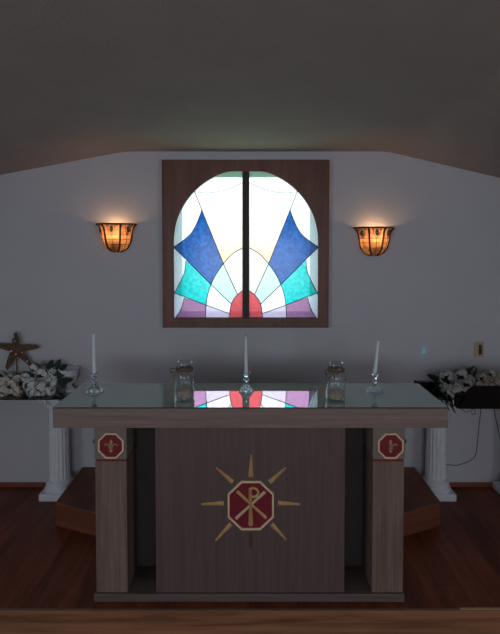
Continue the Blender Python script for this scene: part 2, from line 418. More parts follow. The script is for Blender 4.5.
for side in (0, 1):
    mir = (lambda p: p) if side == 0 else (lambda p: (505.4 - p[0], p[1]))
    bm = bmesh.new()
    for key, poly in panes:
        bm2 = [zz(mir(p)) for p in clean(poly)]
        f = bm.faces.new([bm.verts.new((x, PY, z)) for x, z in bm2]); f.material_index = gk.index(key)
    p = ob('stained_glass', bm, [G[k] for k in gk], win)
    p['label'] = 'left half of the stained glass sunburst' if side == 0 else 'right half of the stained glass sunburst'
    bm = bmesh.new()
    for l in cames:
        pts = [zz(mir(q)) for q in l]; tube(bm, [(x, PY - .001, z) for x, z in pts], .0020 if l is cat else .0030, 6)
    for q in ((53, 270), (54, 398), (130, 168)):
        x, z = zz(mir(q)); ball(bm, (x, PY - .003, z), .0055, 8, 6)
    ob('lead_strip', bm, M['lead'], win)

# ---------------------------------------------------------------- altar
AX = 0.0
SY0, SY1 = 2.455, 2.95
sx0, sx1 = at(52.6, 415, SY0).x, at(448.2, 415, SY0).x
sz1 = at(250, 408.6, SY0).z; sz0 = at(250, 428, SY0).z
SY1 = depth_on(384.3, sz1)
altar = empty('altar', (0, 2.70, 0))
tag(altar, 'grey-brown wooden altar with crimson octagon emblems facing the camera', 'altar')
def apart(name, bm, mat, **k):
    o = ob(name, bm, mat, altar, **k); o.matrix_parent_inverse = Matrix.Translation((0, -2.70, 0)); return o
apart('tabletop', B(sx0, sx1, SY0, SY1, sz0, sz1, bev=.002), M['slab'])
PLY = depth_on(602, 0); PYF = PLY + .015
bx0, bx1 = at(94, 597, PLY).x, at(404.5, 597, PLY).x
bz = at(250, 594.3, PLY).z
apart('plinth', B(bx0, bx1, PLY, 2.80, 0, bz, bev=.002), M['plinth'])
pl0, pl1 = at(95.7, 520, PYF).x, at(127, 520, PYF).x; pr0, pr1 = at(372.5, 520, PYF).x, at(403.6, 520, PYF).x
zb = at(100, 461.4, PYF).z; zb2 = at(100, 459, PYF).z; zt = sz0 - .004
for (a, b) in ((pl0, pl1), (pr0, pr1)):
    bm = B(a, b, PYF, PYF + .215, bz, zb, bev=.0015)
    apart('pillar', bm, M['post'])
    for za, zc_ in ((zb, zb2), (zt - .006, sz0)): apart('red_band', B(a + .002, b - .002, PYF + .003, PYF + .21, za, zc_), M['red'])
    apart('capital_block', B(a - .002, b + .002, PYF - .004, PYF + .215, zb2, zt - .006, bev=.0015), M['block'])
    s = -1 if a < 0 else 1; e = a - .002 if a < 0 else b + .002
    kz = at(94, 442, PYF).z
    apart('peg', tube(bmesh.new(), [(e, PYF + .01, kz), (e + s * .007, PYF + .01, kz)], .011, 10), M['black'])
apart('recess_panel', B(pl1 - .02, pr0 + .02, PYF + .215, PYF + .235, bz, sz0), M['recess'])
q0, q1 = at(155.7, 520, PYF).x, at(344.7, 520, PYF).x
apart('front_panel', B(q0, q1, PYF, PYF + .215, bz, sz0, bev=.001), M['panel'])
def octa(cx, czz, r, tall=1.0):
    k = r * math.tan(PI / 8); h, kz_ = r * tall, k * (1.25 if tall > 1 else 1)
    return [(cx + a, czz + b) for a, b in ((-k, h), (k, h), (r, kz_), (r, -kz_), (k, -h), (-k, -h), (-r, -kz_), (-r, kz_))]
def octagon_badge(c, r, rim, yf, parentname, tall=1.0):
    i = octa(c.x, c.z, r - rim, tall); o = octa(c.x, c.z, r, tall)
    bm = bmesh.new()
    for k in range(8): prism(bm, [o[k], o[(k + 1) % 8], i[(k + 1) % 8], i[k]], yf - .010, yf)
    bmesh.ops.remove_doubles(bm, verts=bm.verts, dist=1e-5)
    rimo = apart(parentname, bm, M['cream'])
    f = ob('red_field', prism(bmesh.new(), i, yf - .004, yf), M['red'], rimo)
    return rimo
ec = at(250.8, 504.8, PYF)
em = octagon_badge(ec, 23.5 * PYF / F, .0095, PYF, 'octagon_frame', 1.08)
px = PYF / F / 4.167          # one enlargement pixel on the panel
def E(x, y): return (ec.x + (x - 253) * px, ec.z - (y - 270) * px)
def bar(p, q, w0, w1, y0, y1, flare=0):
    a, b = Vector(E(*p)), Vector(E(*q)); d = (b - a).normalized(); n = Vector((-d.y, d.x))
    bm = bmesh.new(); m = (a + b) / 2; wm = (w0 + w1) / 2 * (1 - flare)
    pts = [a + n * w0, m + n * wm, b + n * w1, b - n * w1, m - n * wm, a - n * w0]
    f = [bm.verts.new((p_.x, y1, p_.y)) for p_ in pts]; r1 = bm.verts.new((a.x, y0, a.y)); r2 = bm.verts.new((b.x, y0, b.y)); rm = bm.verts.new((m.x, y0, m.y))
    for vs in ((f[0], f[1], rm, r1), (f[1], f[2], r2, rm), (f[3], f[4], rm, r2), (f[4], f[5], r1, rm), (f[5], f[0], r1), (f[2], f[3], r2), (f[0], f[1], f[2], f[3], f[4], f[5])): bm.faces.new(vs)
    return bm
yf = PYF - .004
ob('cross_stroke', bar((190, 328), (314, 212), .0088, .0088, yf - .010, yf, .25), M['cream'], em)['label'] = 'cross stroke coloured paler as if lit'  # light on the bevel put into the colour: gold stroke drawn in cream
ob('cross_stroke', bar((194, 210), (318, 326), .0088, .0088, yf - .009, yf, .25), M['gold'], em)
bm = bar((253, 356), (251, 196), .0120, .0085, yf - .016, yf - .001, .2)
pts = [(250, 197), (262, 193), (276, 198), (284, 210), (280, 224), (268, 231), (254, 229)]
tube(bm, [(E(*p)[0], yf - .006, E(*p)[1]) for p in zl(pts, 4)], .0062, 8)
ob('letter', bm, M['gold'], em)
rays = [((253, 147), (254, 52)), ((333, 173), (402, 109)), ((368, 263), (462, 267)), ((340, 352), (402, 420)), ((170, 353), (103, 425)), ((138, 264), (44, 268)), ((175, 172), (106, 110))]
for a, b in rays: apart('gold_ray', bar(a, b, .0125, .0050, PYF - .012, PYF), M['gold'])
o = apart('dark_ray', bar((253, 388), (253, 458), .011, .009, PYF - .004, PYF), M['darkray']); o['label'] = 'dark brown lowest ray'  # lowest ray is dark brown and flatter than the gold ones
# side badges with fleur-de-lis
def fleur(c, yf, parent, left=True):
    k = PYF / F / 12.5
    def P(x, y): return (c.x + x * k, c.z - y * k)
    def leafshape(pts, dep=.006):
        bm = bmesh.new(); n = len(pts); cxm = sum(P(*p)[0] for p in pts) / n; czm = sum(P(*p)[1] for p in pts) / n
        v = [bm.verts.new((P(*p)[0], yf, P(*p)[1])) for p in pts]; t = bm.verts.new((cxm, yf - dep, czm))
        for i in range(n): bm.faces.new((v[i], v[(i + 1) % n], t))
        bm.faces.new(v); return bm
    ob('centre_petal', leafshape([(0, -82), (14, -62), (20, -38), (16, -10), (10, 20), (18, 45), (26, 66), (0, 88), (-26, 66), (-18, 45), (-10, 20), (-16, -10), (-20, -38), (-14, -62)], .009), M['dullgold'], parent)
    for s in ((-1, 1) if left else (1,)):
        bm = bmesh.new()
        pts = [(14 * s, 22), (24 * s, -2), (44 * s, -20), (66 * s, -22), (80 * s, -8), (76 * s, 6)]
        tube(bm, [(P(*p)[0], yf - .002, P(*p)[1]) for p in zl(pts, 4)], [.0022 + .0026 * math.sin(PI * min(1, .15 + i / 20)) for i in range(21)], 6)
        ob('side_petal', bm, M['dullgold'], parent)
    ob('petal_band', prism(bmesh.new(), [P(-26, 18), P(26, 18), P(26, 30), P(-26, 30)], yf - .010, yf), M['dullgold'], parent)
    ob('foot_knob', ball(bmesh.new(), (P(0, 70)[0], yf - .004, P(0, 70)[1]), .004), M['cream'], parent)
for (x, y, lf) in ((111.2, 445.3, True), (390.4, 445.5, False)):
    c = at(x, y, PYF - .004); b = octagon_badge(c, 12.9 * PYF / F, .0075, PYF - .004, 'octagon_frame'); fleur(c, PYF - .008, b, lf)

# glass sheet on the altar
gs = ob('glass_sheet', B(sx0 + .001, sx1 - .001, SY0 + .001, SY1 - .001, sz1, sz1 + .006), [M['tableglass'], M['edge']])
for p in gs.data.polygons:
    if abs(p.normal.z) < .5: p.material_index = 1
tag(gs, 'greenish glass sheet covering the altar tabletop', 'glass sheet')
TZ = sz1 + .0065

# ---------------------------------------------------------------- candles
def taper(x, y, z, h, tilt, label):
    t = empty('taper_candle', (x, y, z)); t.rotation_euler = (0, tilt, 0)
    tag(t, label, 'candle', 'white taper candles on the altar')
    bm = solid_lathe([(.0095, 0), (.0105, .004), (.0100, .03), (.0085, h * .6), (.0068, h * .93), (.0045, h * .985), (.0015, h)], 20)
    ob('wax_body', bm, M['wax'], t, smooth=True)
    ob('wick', tube(bmesh.new(), [(0, 0, h - .003), (.0005, 0, h + .006), (.002, 0, h + .011)], .0012, 6), M['wick'], t)
    return t
def holder_flared(x, y, rz, label):
    t = empty('crystal_candlestick', (x, y, TZ), rz); tag(t, label, 'candle holder', 'crystal candlesticks on the altar')
    def rf(a, z): return 1 + (.22 if z < .018 else .10 if z < .034 else 0) * math.cos(4 * a)
    bm = solid_lathe([(.020, .0), (.045, .0), (.046, .003), (.034, .009), (.022, .020), (.013, .034), (.009, .047)], 24, rf=rf)
    ob('flared_foot', bm, M['crystal'], t)
    bm = solid_lathe([(.009, .047), (.011, .049), (.018, .055), (.018, .059), (.011, .067), (.010, .070), (.013, .076), (.018, .084)], 8)
    ob('faceted_stem', bm, M['crystal'], t)
    bm = solid_lathe([(.016, .084), (.018, .090), (.022, .100), (.0225, .103), (.0125, .103), (.0115, .092), (.002, .091)], 24, rf=lambda a, z: 1 + (.08 * math.cos(8 * a) if z > .096 else 0))
    ob('candle_cup', bm, M['crystal'], t); return t
def holder_round(x, y, label):
    t = empty('crystal_candlestick', (x, y, TZ), 0); tag(t, label, 'candle holder', 'crystal candlesticks on the altar')
    ob('scalloped_foot', solid_lathe([(.022, 0), (.037, 0), (.038, .004), (.036, .013), (.028, .017), (.026, .026), (.015, .033), (.009, .040)], 20, rf=lambda a, z: 1 + (.07 * math.cos(10 * a) if z < .030 else 0)), M['crystal2'], t)
    ob('faceted_stem', solid_lathe([(.009, .040), (.008, .050), (.013, .055), (.018, .063), (.018, .070), (.011, .077), (.009, .081)], 8), M['crystal'], t)
    ob('candle_cup', solid_lathe([(.013, .081), (.016, .087), (.024, .100), (.0245, .103), (.0125, .103), (.0115, .092), (.002, .091)], 24), M['crystal'], t); return t
Yc = depth_on(391, TZ)
for (cx_, lab, cl, tl, h, kind, hr) in ((94.5, 'crystal candlestick with flared foot nearest the left end of the altar', 'white taper candle in the candlestick at the left end of the altar', -.008, .228, 0, .25),
                        (246.2, 'crystal candlestick with round scalloped foot in front of the window reflection', 'white taper candle on the middle of the altar below the window', -.01, .215, 1, 0),
                        (374.6, 'crystal candlestick with flared foot nearest the right end of the altar', 'slightly leaning white taper candle at the right end of the altar', .10, .190, 0, .75)):
    x = at(cx_, 390, Yc).x
    (holder_round(x, Yc, lab) if kind else holder_flared(x, Yc, hr, lab))
    taper(x, Yc, TZ + .092, h, tl, cl)

# ---------------------------------------------------------------- jars
def jar(x, y, label, sandlabel, rz):
    t = empty('mason_jar', (x, y, TZ), rz); tag(t, label, 'jar', 'glass jars on the altar')
    out = [(.030, .0), (.041, .001), (.0455, .008), (.0465, .02), (.0465, .118), (.044, .130), (.037, .144), (.0345, .150), (.0345, .154), (.038, .157), (.0345, .160), (.0355, .166), (.0355, .186), (.034, .189)]
    inn = [(.031, .189), (.031, .152), (.041, .130), (.0435, .118), (.0435, .010), (.036, .005)]
    bm = bmesh.new(); r = lathe(bm, out + inn, 40); bm.faces.new(r[0]); bm.faces.new(r[-1])
    ob('glass_body', bm, M['jar'], t, smooth=True)
    tie = bmesh.new()
    for k in range(4):
        z = .146 + .004 * k; rr = .0385 + .001 * (k % 2)
        tube(tie, [(rr * math.cos(a), rr * math.sin(a), z + .0015 * math.sin(3 * a + k)) for a in [2 * PI * i / 36 for i in range(37)]], .0024, 6)
    tt = ob('twine_wrap', tie, M['raffia'], t)
    bow = bmesh.new(); s0 = Vector((-.022, -.034, .150))
    for loop in ([(0, 0, 0), (-.014, -.006, .012), (-.030, -.004, .006), (-.026, -.004, -.010), (-.008, -.004, -.006), (0, 0, 0)],
                 [(0, 0, 0), (.010, -.008, .010), (.024, -.008, .004), (.018, -.008, -.010), (.004, -.004, -.006), (0, 0, 0)],
                 [(0, 0, 0), (-.006, -.008, -.014), (-.016, -.006, -.028)], [(0, 0, 0), (.006, -.008, -.016), (.008, -.008, -.034)]):
        for j in range(2):
            tube(bow, spline([s0 + Vector(p) * (1 + .18 * j) + Vector((0, -.001 * j, .001 * j)) for p in loop], 6), .0019, 5)
    ball(bow, s0, .006, 8, 6)
    ob('twine_bow', bow, M['raffia'], tt)
    sb = bmesh.new()
    prof = [(.030, .0062), (.040, .011), (.0428, .020), (.0428, .038)]
    r = lathe(sb, prof, 32, rf=lambda a, z: 1 if z < .03 else 1); sb.faces.new(r[0])
    top = r[-1]; prev = top
    for rr in (.033, .022, .011):
        ring = [sb.verts.new((rr * math.cos(2 * PI * i / 32), rr * math.sin(2 * PI * i / 32), .040 + .018 * (1 - rr / .043) + .004 * math.sin(i * 1.7 + rr * 300))) for i in range(32)]
        for i in range(32): sb.faces.new((prev[i], prev[(i + 1) % 32], ring[(i + 1) % 32], ring[i]))
        prev = ring
    sb.faces.new(prev)
    t.scale = (1.12, 1.12, 1.03)
    s = ob('sand', sb, M['sand'], None, smooth=True, loc=(x, y, TZ)); s.scale = (1.12, 1.12, 1.03); tag(s, sandlabel, 'sand', kind='stuff')
Yj = depth_on(398.5, TZ)
jar(at(184.8, 390, Yj).x, Yj, 'glass jar tied with twine left of the window reflection', 'brown sand in the bottom of the left jar', -.25)
jar(at(335.8, 390, Yj - .015).x, Yj - .015, 'glass jar tied with twine right of the window reflection', 'brown sand in the bottom of the right jar', .0)

# ---------------------------------------------------------------- wall sconces
def sconce(px_, py_, rot, label):
    c = at(px_, py_, WY)                    # centre of the rim at the wall
    t = empty('wall_sconce', (c.x, WY, c.z)); tag(t, label, 'wall lamp', 'stained glass wall lamps')
    prof = [(.022, -.205), (.052, -.196), (.080, -.176), (.098, -.148), (.108, -.112), (.113, -.080), (.118, -.050), (.128, -.020), (.146, 0)]
    sy_ = .88
    def pt(i, a, off=0):
        r, z = prof[i]; r += off; return Vector((r * math.cos(a), r * math.sin(a) * sy_, z))
    n = 36; bm = bmesh.new(); rings = []
    for i in range(len(prof)): rings.append([bm.verts.new(pt(i, PI + PI * k / n)) for k in range(n + 1)])
    for i in range(len(prof) - 1):
        for k in range(n):
            f = bm.faces.new((rings[i][k], rings[i][k + 1], rings[i + 1][k + 1], rings[i + 1][k])); f.material_index = 1 if i >= 5 else 0
    bm.faces.new(rings[0])
    ob('glass_shade', bm, [M['amber'], M['amberpale']], t, smooth=True)
    bm = bmesh.new()
    tube(bm, [pt(8, PI + PI * k / n) for k in range(n + 1)], .0065, 8)
    ob('metal_rim', bm, M['bronze'], t)
    thick = [PI + PI * v for v in rot]
    for a in thick: ob('lead_rib', tube(bmesh.new(), [pt(i, a, .001) for i in range(9)], [.005, .006, .0065, .007, .007, .007, .007, .008, .009], 6), M['bronze'], t)
    bm = bmesh.new(); allv = sorted(thick + [PI + .02, 2 * PI - .02]); mids = []
    for a, b in zip(allv, allv[1:]):
        if b - a > .35: mids.append((a + b) / 2)
    for m in mids:
        tube(bm, [pt(i, m, .001) for i in range(6)], .0018, 5)
        w = .30
        for s in (-1, 1): tube(bm, [pt(8, m + s * w * .8, .001), pt(7, m + s * w * .75, .001), pt(6, m + s * w * .5, .001), pt(5, m, .001)], .0022, 5)
    for i in (3, 4): tube(bm, [pt(i, PI + PI * k / n, .001) for k in range(n + 1)], .0020, 5)
    tube(bm, [pt(5, PI + PI * k / n, .001) for k in range(n + 1)], .0016, 5)
    ob('lead_lines', bm, M['bronze'], t)
    for m in mids:
        p = (pt(7, m, .002) + pt(6, m, .002)) / 2
        o = ob('glass_jewel', ball(bmesh.new(), (0, 0, 0), .019, 12, 8, (.75, .45, 1.35)), M['jewel'], t, loc=p, rot=(0, 0, m + PI / 2))
        r_ = bmesh.new(); tube(r_, [(.026 * math.cos(a), .002, .029 * math.sin(a)) for a in [2 * PI * k / 20 for k in range(21)]], .0028, 6)
        ob('jewel_ring', r_, M['jewelred'], t, loc=p, rot=(0, 0, m + PI / 2))
    ob('back_plate', B(-.05, .05, -.012, 0, -.16, -.02, bev=.003), M['bronze'], t)
    ob('light_bulb', ball(bmesh.new(), (0, -.055, -.085), .022, 14, 10, (1, 1, 1.2)), M['bulb'], t)
    ob('bulb_socket', tube(bmesh.new(), [(0, -.055, -.112), (0, -.055, -.145), (0, -.010, -.145)], .010, 10), M['bronze'], t)
    l = bpy.data.lights.new('sconce_light', 'POINT'); l.energy = SCE; l.color = (1, .50, .22); l.shadow_soft_size = .02
    lo = bpy.data.objects.new('sconce_light', l); COL.objects.link(lo); lo.location = (c.x, WY - .055, c.z - .045)
SCE = 1.0
sconce(116.8, 224.5, (.31, .635, .955), 'amber leaded glass wall lamp left of the stained glass window')
sconce(373.5, 228, (.07, .353, .64, .93), 'amber leaded glass wall lamp right of the stained glass window')

# ---------------------------------------------------------------- switches
def wall_plate(px0, py0, px1, py1, name, label, cat, pm, dark):
    a, b = at(px0, py1, WY), at(px1, py0, WY); cx_, cz_ = (a.x + b.x) / 2, (a.z + b.z) / 2; w, h = (b.x - a.x) / 2, (b.z - a.z) / 2
    t = empty(name, (cx_, WY, cz_)); tag(t, label, cat)
    ob('cover_plate', B(-w, w, -.007, 0, -h, h, bev=.002), pm, t)
    if dark: ob('rocker', B(-w * .10, w * .55, -.012, -.006, -h * .66, h * .62, bev=.002), M['brownsw'], t)
    else:
        ob('rocker', B(-w * .50, w * .50, -.011, -.006, -h * .62, h * .62, bev=.001), M['plate'], t)
        ob('glowing_lens', B(-w * .42, w * .42, -.014, -.010, -h * .50, h * .30, bev=.002), M['led'], t)
    for s in (-1, 1): ob('screw', tube(bmesh.new(), [(0, -.006, s * h * .84), (0, -.0085, s * h * .84)], .003, 8), M['beige'] if dark else M['plate'], t)
wall_plate(418.7, 343.5, 427.8, 356.6, 'light_switch', 'white wall switch with a glowing pale blue lens', 'light switch', M['plate'], False)
wall_plate(473.7, 341.7, 483.7, 356.8, 'light_switch', 'beige wall plate with a dark brown switch', 'light switch', M['beige'], True)

# ---------------------------------------------------------------- side pedestals and shelves
PEDY = depth_on(501.7, 0); SHF = PEDY - .045
SHZ = at(20, 398.6, SHF).z
def pedestal(cx_, label):
    cy_ = PEDY + .10; t = empty('plaster_pedestal', (cx_, cy_, 0)); tag(t, label, 'pedestal', 'white fluted plaster pedestals')
    ob('base_plate', B(-.115, .115, -.10, .115, 0, .05, bev=.004), M['white'], t)
    ob('base_moulding', solid_lathe([(.098, .05), (.104, .058), (.104, .070), (.094, .080), (.086, .084), (.092, .092), (.096, .102), (.090, .112), (.080, .118), (.076, .130)], 40), M['white'], t, smooth=True)
    def rf(a, z): return 1 - .07 * max(0, math.cos(16 * a)) ** .7
    bm = solid_lathe([(.074, .13), (.073, .14), (.070, .35), (.066, SHZ - .13), (.066, SHZ - .115)], 128, rf=rf)
    ob('fluted_shaft', bm, M['white'], t, smooth=True)
    ob('capital', solid_lathe([(.070, SHZ - .115), (.074, SHZ - .108), (.070, SHZ - .100), (.076, SHZ - .08), (.088, SHZ - .05), (.104, SHZ - .028), (.108, SHZ - .02)], 40), M['white'], t, smooth=True)
    cap = bmesh.new()
    for k in range(8):
        a = 2 * PI * k / 8 + PI / 8; d = Vector((math.cos(a), math.sin(a), 0)); big = k % 2 == 0
        pts = [d * .072 + Vector((0, 0, SHZ - .10)), d * .085 + Vector((0, 0, SHZ - .06)), d * .115 + Vector((0, 0, SHZ - .032)), d * .128 + Vector((0, 0, SHZ - .045)), d * .118 + Vector((0, 0, SHZ - .056)), d * .110 + Vector((0, 0, SHZ - .047))]
        tube(cap, spline(pts, 4), [.011 - .0003 * i for i in range(21)], 8)
    ob('leaf_scrolls', cap, M['white'], t, smooth=True)
    ob('top_plate', B(-.112, .112, -.10, .112, SHZ - .026, SHZ - .010, bev=.003), M['white'], t)
PX0 = at(38.5, 500, PEDY).x + .115
pedestal(min(PX0, dl.x - .118), 'white fluted plaster pedestal left of the altar')
pedestal(max(at(456.5, 500, PEDY).x - .115, dr.x + .118), 'white fluted plaster pedestal right of the altar')
pedestal(at(506.5, 495, PEDY).x + .118, 'white fluted plaster pedestal mostly beyond the right edge of the photo')
for x0, x1, lab in ((-2.3, -1.25, 'dark glass shelf on the left pedestal holding flowers'), (1.215, 2.15, 'dark glass shelf on the right pedestals holding flowers')):
    o = ob('glass_shelf', B(x0, x1, SHF, WY - .003, SHZ - .010, SHZ, bev=.0015), [M['shelfglass']]); tag(o, lab, 'shelf')

# urn
up = at(69, 385, 3.63)
urn = empty('white_urn', (up.x, 3.63, SHZ)); tag(urn, 'white flared urn on the left shelf beside the flowers', 'urn')
ob('urn_foot', solid_lathe([(.044, .0), (.048, .006), (.046, .016), (.030, .026), (.020, .040), (.018, .052)], 32), M['white'], urn, smooth=True)
bm = bmesh.new(); r = lathe(bm, [(.018, .052), (.036, .060), (.054, .085), (.062, .115), (.066, .145), (.071, .165), (.074, .168), (.070, .168), (.060, .140), (.050, .090), (.02, .07)], 36); bm.faces.new(r[0]); bm.faces.new(r[-1])
ob('urn_bowl', bm, M['white'], urn, smooth=True)
# black planter on right shelf
a, b = at(415.2, 387.5, 3.697), at(441, 381, 3.697)
pb = bmesh.new(); box(pb, a.x, a.x + .55, 3.667, 3.727, SHZ, SHZ + .012, bev=.002)
zt_ = b.z
box(pb, a.x, a.x + .55, 3.662, 3.672, SHZ, zt_); box(pb, a.x, a.x + .55, 3.722, 3.730, SHZ, zt_); box(pb, a.x, a.x + .008, 3.662, 3.730, SHZ, zt_); box(pb, a.x + .542, a.x + .55, 3.662, 3.730, SHZ, zt_)
tag(ob('flower_box', pb, M['black']), 'long low black flower box at the back of the right shelf', 'flower box')

# ---------------------------------------------------------------- flowers
def blossom_mesh(seed, npet=25):
    """round flower head of four-petalled florets over a dark green core"""
    rnd = random.Random(seed); bm = bmesh.new()
    ball(bm, (0, 0, 0), .5, 10, 8, mi=1)
    for k in range(npet):
        ph = math.acos(1 - 1.8 * (k + .5) / npet); th = k * 2.39996 + rnd.uniform(-.35, .35)
        d = Vector((math.sin(ph) * math.cos(th), math.sin(ph) * math.sin(th), math.cos(ph)))
        d = (d + Vector([rnd.uniform(-.15, .15) for _ in range(3)])).normalized()
        t1 = d.cross(Vector((.2, .3, 1))).normalized(); t2 = d.cross(t1)
        c = d * rnd.uniform(.74, .98); sz = rnd.uniform(.30, .42); tw = rnd.uniform(0, 2 * PI)
        for q in range(5):
            a = tw + q * 2 * PI / 5
            u = t1 * math.cos(a) + t2 * math.sin(a); w = t1 * -math.sin(a) + t2 * math.cos(a); g = []
            lift = rnd.uniform(.15, .5)
            for al, wd, li in ((0, .10, -.35), (.45, .40, -.02), (.85, .44, .5), (1.08, .20, .75)):
                g.append([bm.verts.new(c + (u * al + w * wd * j + d * (li * lift - .12 * (j == 0))) * sz) for j in (-1, 0, 1)])
            for i in range(3):
                for j in range(2): bm.faces.new((g[i][j], g[i][j + 1], g[i + 1][j + 1], g[i + 1][j]))
    me = bpy.data.meshes.new('blossom'); bm.to_mesh(me); bm.free()
    for p in me.polygons: p.use_smooth = True
    return me
def leaf_mesh(w=.24, fold=.12, droop=.35):
    bm = bmesh.new(); rows = []
    for i in range(9):
        t = i / 8; ww = w * math.sin(PI * min(1, t * .94 + .04)) ** .8 * (1 + .22 * math.sin(i * 3.0)); z = -droop * t * t
        rows.append([bm.verts.new((t, -ww, z + fold * ww)), bm.verts.new((t, -ww * .5, z + fold * ww * .3)), bm.verts.new((t, 0, z)), bm.verts.new((t, ww * .5, z + fold * ww * .3)), bm.verts.new((t, ww, z + fold * ww))])
    for a, b in zip(rows, rows[1:]):
        for j in range(4): bm.faces.new((a[j], a[j + 1], b[j + 1], b[j]))
    me = bpy.data.meshes.new('leaf'); bm.to_mesh(me); bm.free(); me.materials.append(M['leaf'])
    for p in me.polygons: p.use_smooth = True
    return me
def fern_mesh():
    bm = bmesh.new(); tube(bm, [(0, 0, 0), (.5, 0, .02), (1, 0, -.05)], [.018, .012, .004], 5)
    for i in range(13):
        t = .1 + .88 * i / 13; l = .30 * math.sin(PI * (t * .85 + .12))
        for s in (-1, 1):
            v = [bm.verts.new((t, 0, 0)), bm.verts.new((t + .07 + l * .2, s * l * .5, .012)), bm.verts.new((t + l * .55, s * l, -.02)), bm.verts.new((t - .0 + l * .15, s * l * .55, .0))]
            bm.faces.new(v)
    me = bpy.data.meshes.new('fern_frond'); bm.to_mesh(me); bm.free(); me.materials.append(M['leaf']); return me
BLS = []
for s in range(3):
    for key in ('pet', 'pet2'):
        me = blossom_mesh(10 + s); me.materials.append(M[key]); me.materials.append(M['leaf']); BLS.append(me)
LM = [leaf_mesh(), leaf_mesh(.18, .3, .15), leaf_mesh(.27, .05, .5)]; FM = fern_mesh()
def put(me, name, parent, loc, scale, rot):
    o = bpy.data.objects.new(name, me); COL.objects.link(o); o.parent = parent; o.location = loc; o.scale = (scale,) * 3; o.rotation_euler = rot; return o
KY = WY - 3.81; ay = 3.60
def arrangement(label, blossoms, leaves, cream=False, base=None, stems=True):
    """blossoms: (px, py, Y, radius_px); leaves: (px, py, Y, tip_px, tip_py, tipY, kind)"""
    b = base; t = empty('flower_arrangement', b); tag(t, label, 'flowers', 'white artificial flowers on the side shelves')
    rnd = random.Random(label)
    st = bmesh.new()
    for i, (x, y, Y, r) in enumerate(blossoms):
        p = at(x, y, Y + KY); R_ = r * Y / F
        p.z = max(p.z, SHZ + R_ * .9); 
        put(BLS[(i % 3) * 2 + (1 if cream else 0)], 'blossom', t, p - Vector(b), R_ / 1.08, (PI / 2 - .25 + rnd.uniform(-.3, .3), rnd.uniform(-.5, .5), rnd.uniform(-.4, .4)))
        tube(st, [p - Vector(b), Vector((0, .0, .012)) + (p - Vector(b)) * .25 * 0], .002, 5)
    ob('flower_stems', st, M['leaf'], t)
    for (x, y, Y, x2, y2, Y2, k) in leaves:
        p, q = at(x, y, Y + KY), at(x2, y2, min(Y2 + KY, WY - .015)); d = q - p; l = d.length
        rot = d.to_track_quat('X', 'Z').to_euler()
        o = put(FM if k == 9 else LM[k % 3], 'fern_frond' if k == 9 else 'leaf', t, p - Vector(b), l, rot)
        o.rotation_euler.rotate_axis('X', 1.1 if k != 9 else 1.4)
    return t
arrangement('white artificial blossoms with dark leaves beside the urn on the left shelf',
  [(31, 385, 3.63, 8), (43, 374, 3.70, 7.5), (42, 389, 3.61, 8), (52, 383, 3.64, 7.5), (34, 369, 3.73, 5.5), (54, 373, 3.72, 6), (32, 393, 3.59, 6), (51, 392, 3.60, 5.5), (27, 377, 3.70, 6)],
  [(44, 376, 3.68, 37, 361, 3.72, 1), (46, 375, 3.70, 52, 360, 3.73, 0), (50, 377, 3.68, 63, 364, 3.70, 2), (54, 380, 3.66, 63, 371, 3.64, 0), (55, 384, 3.64, 70, 379, 3.60, 1), (56, 388, 3.60, 64, 392, 3.57, 0), (47, 374, 3.72, 44, 358, 3.76, 2), (52, 378, 3.70, 60, 359, 3.74, 1), (40, 384, 3.66, 22, 392, 3.60, 0), (48, 390, 3.61, 60, 397, 3.57, 1), (52, 376, 3.71, 62, 366, 3.72, 1), (58, 384, 3.62, 67, 378, 3.58, 2), (36, 380, 3.68, 24, 370, 3.7, 1), (55, 379, 3.66, 63, 375, 3.64, 1)],
  base=(at(42, 390, ay).x, ay, SHZ))
arrangement('cream-white artificial blossoms below the twig star at the left edge',
  [(4, 383, 3.66, 7), (12, 387, 3.62, 7.5), (4, 392, 3.60, 6.5), (17, 380, 3.68, 5.5), (18, 392, 3.60, 5), (-6, 386, 3.66, 7), (10, 378, 3.72, 5)],
  [(6, 380, 3.7, -3, 372, 3.72, 0), (10, 380, 3.7, 4, 370, 3.73, 1), (16, 384, 3.68, 26, 374, 3.7, 1), (18, 388, 3.62, 27, 394, 3.58, 0), (14, 384, 3.68, 24, 381, 3.64, 2), (8, 388, 3.62, 0, 398, 3.58, 1), (4, 378, 3.72, 1, 371, 3.74, 2)],
  cream=True, base=(at(10, 390, ay).x, ay, SHZ))
ARR = arrangement('white artificial blossoms with dark leaves behind the black stand on the right shelf',
  [(447, 377, 3.70, 7.5), (461, 378, 3.68, 7.5), (444, 387, 3.64, 5.5), (455, 388, 3.62, 7), (466, 385, 3.64, 7), (454, 396, 3.58, 6), (470, 380, 3.70, 5), (463, 374, 3.72, 5.5), (441, 381, 3.69, 4), (447, 392, 3.6, 4.5)],
  [(442, 383, 3.69, 427, 373, 3.69, 1), (443, 384, 3.66, 428, 389, 3.62, 0), (444, 387, 3.64, 431, 396, 3.58, 2), (447, 390, 3.60, 437, 404, 3.55, 0), (450, 394, 3.58, 447, 411, 3.53, 2), (466, 382, 3.70, 476, 366, 3.72, 9), (464, 381, 3.69, 470, 368, 3.72, 9), (452, 386, 3.62, 441, 377, 3.64, 1), (446, 391, 3.60, 452, 408, 3.53, 1), (456, 384, 3.64, 459, 392, 3.58, 0), (443, 386, 3.68, 432, 381, 3.66, 1), (450, 388, 3.62, 440, 398, 3.55, 1), (446, 392, 3.58, 441, 408, 3.53, 2)],
  base=(at(455, 390, ay).x, ay, SHZ))
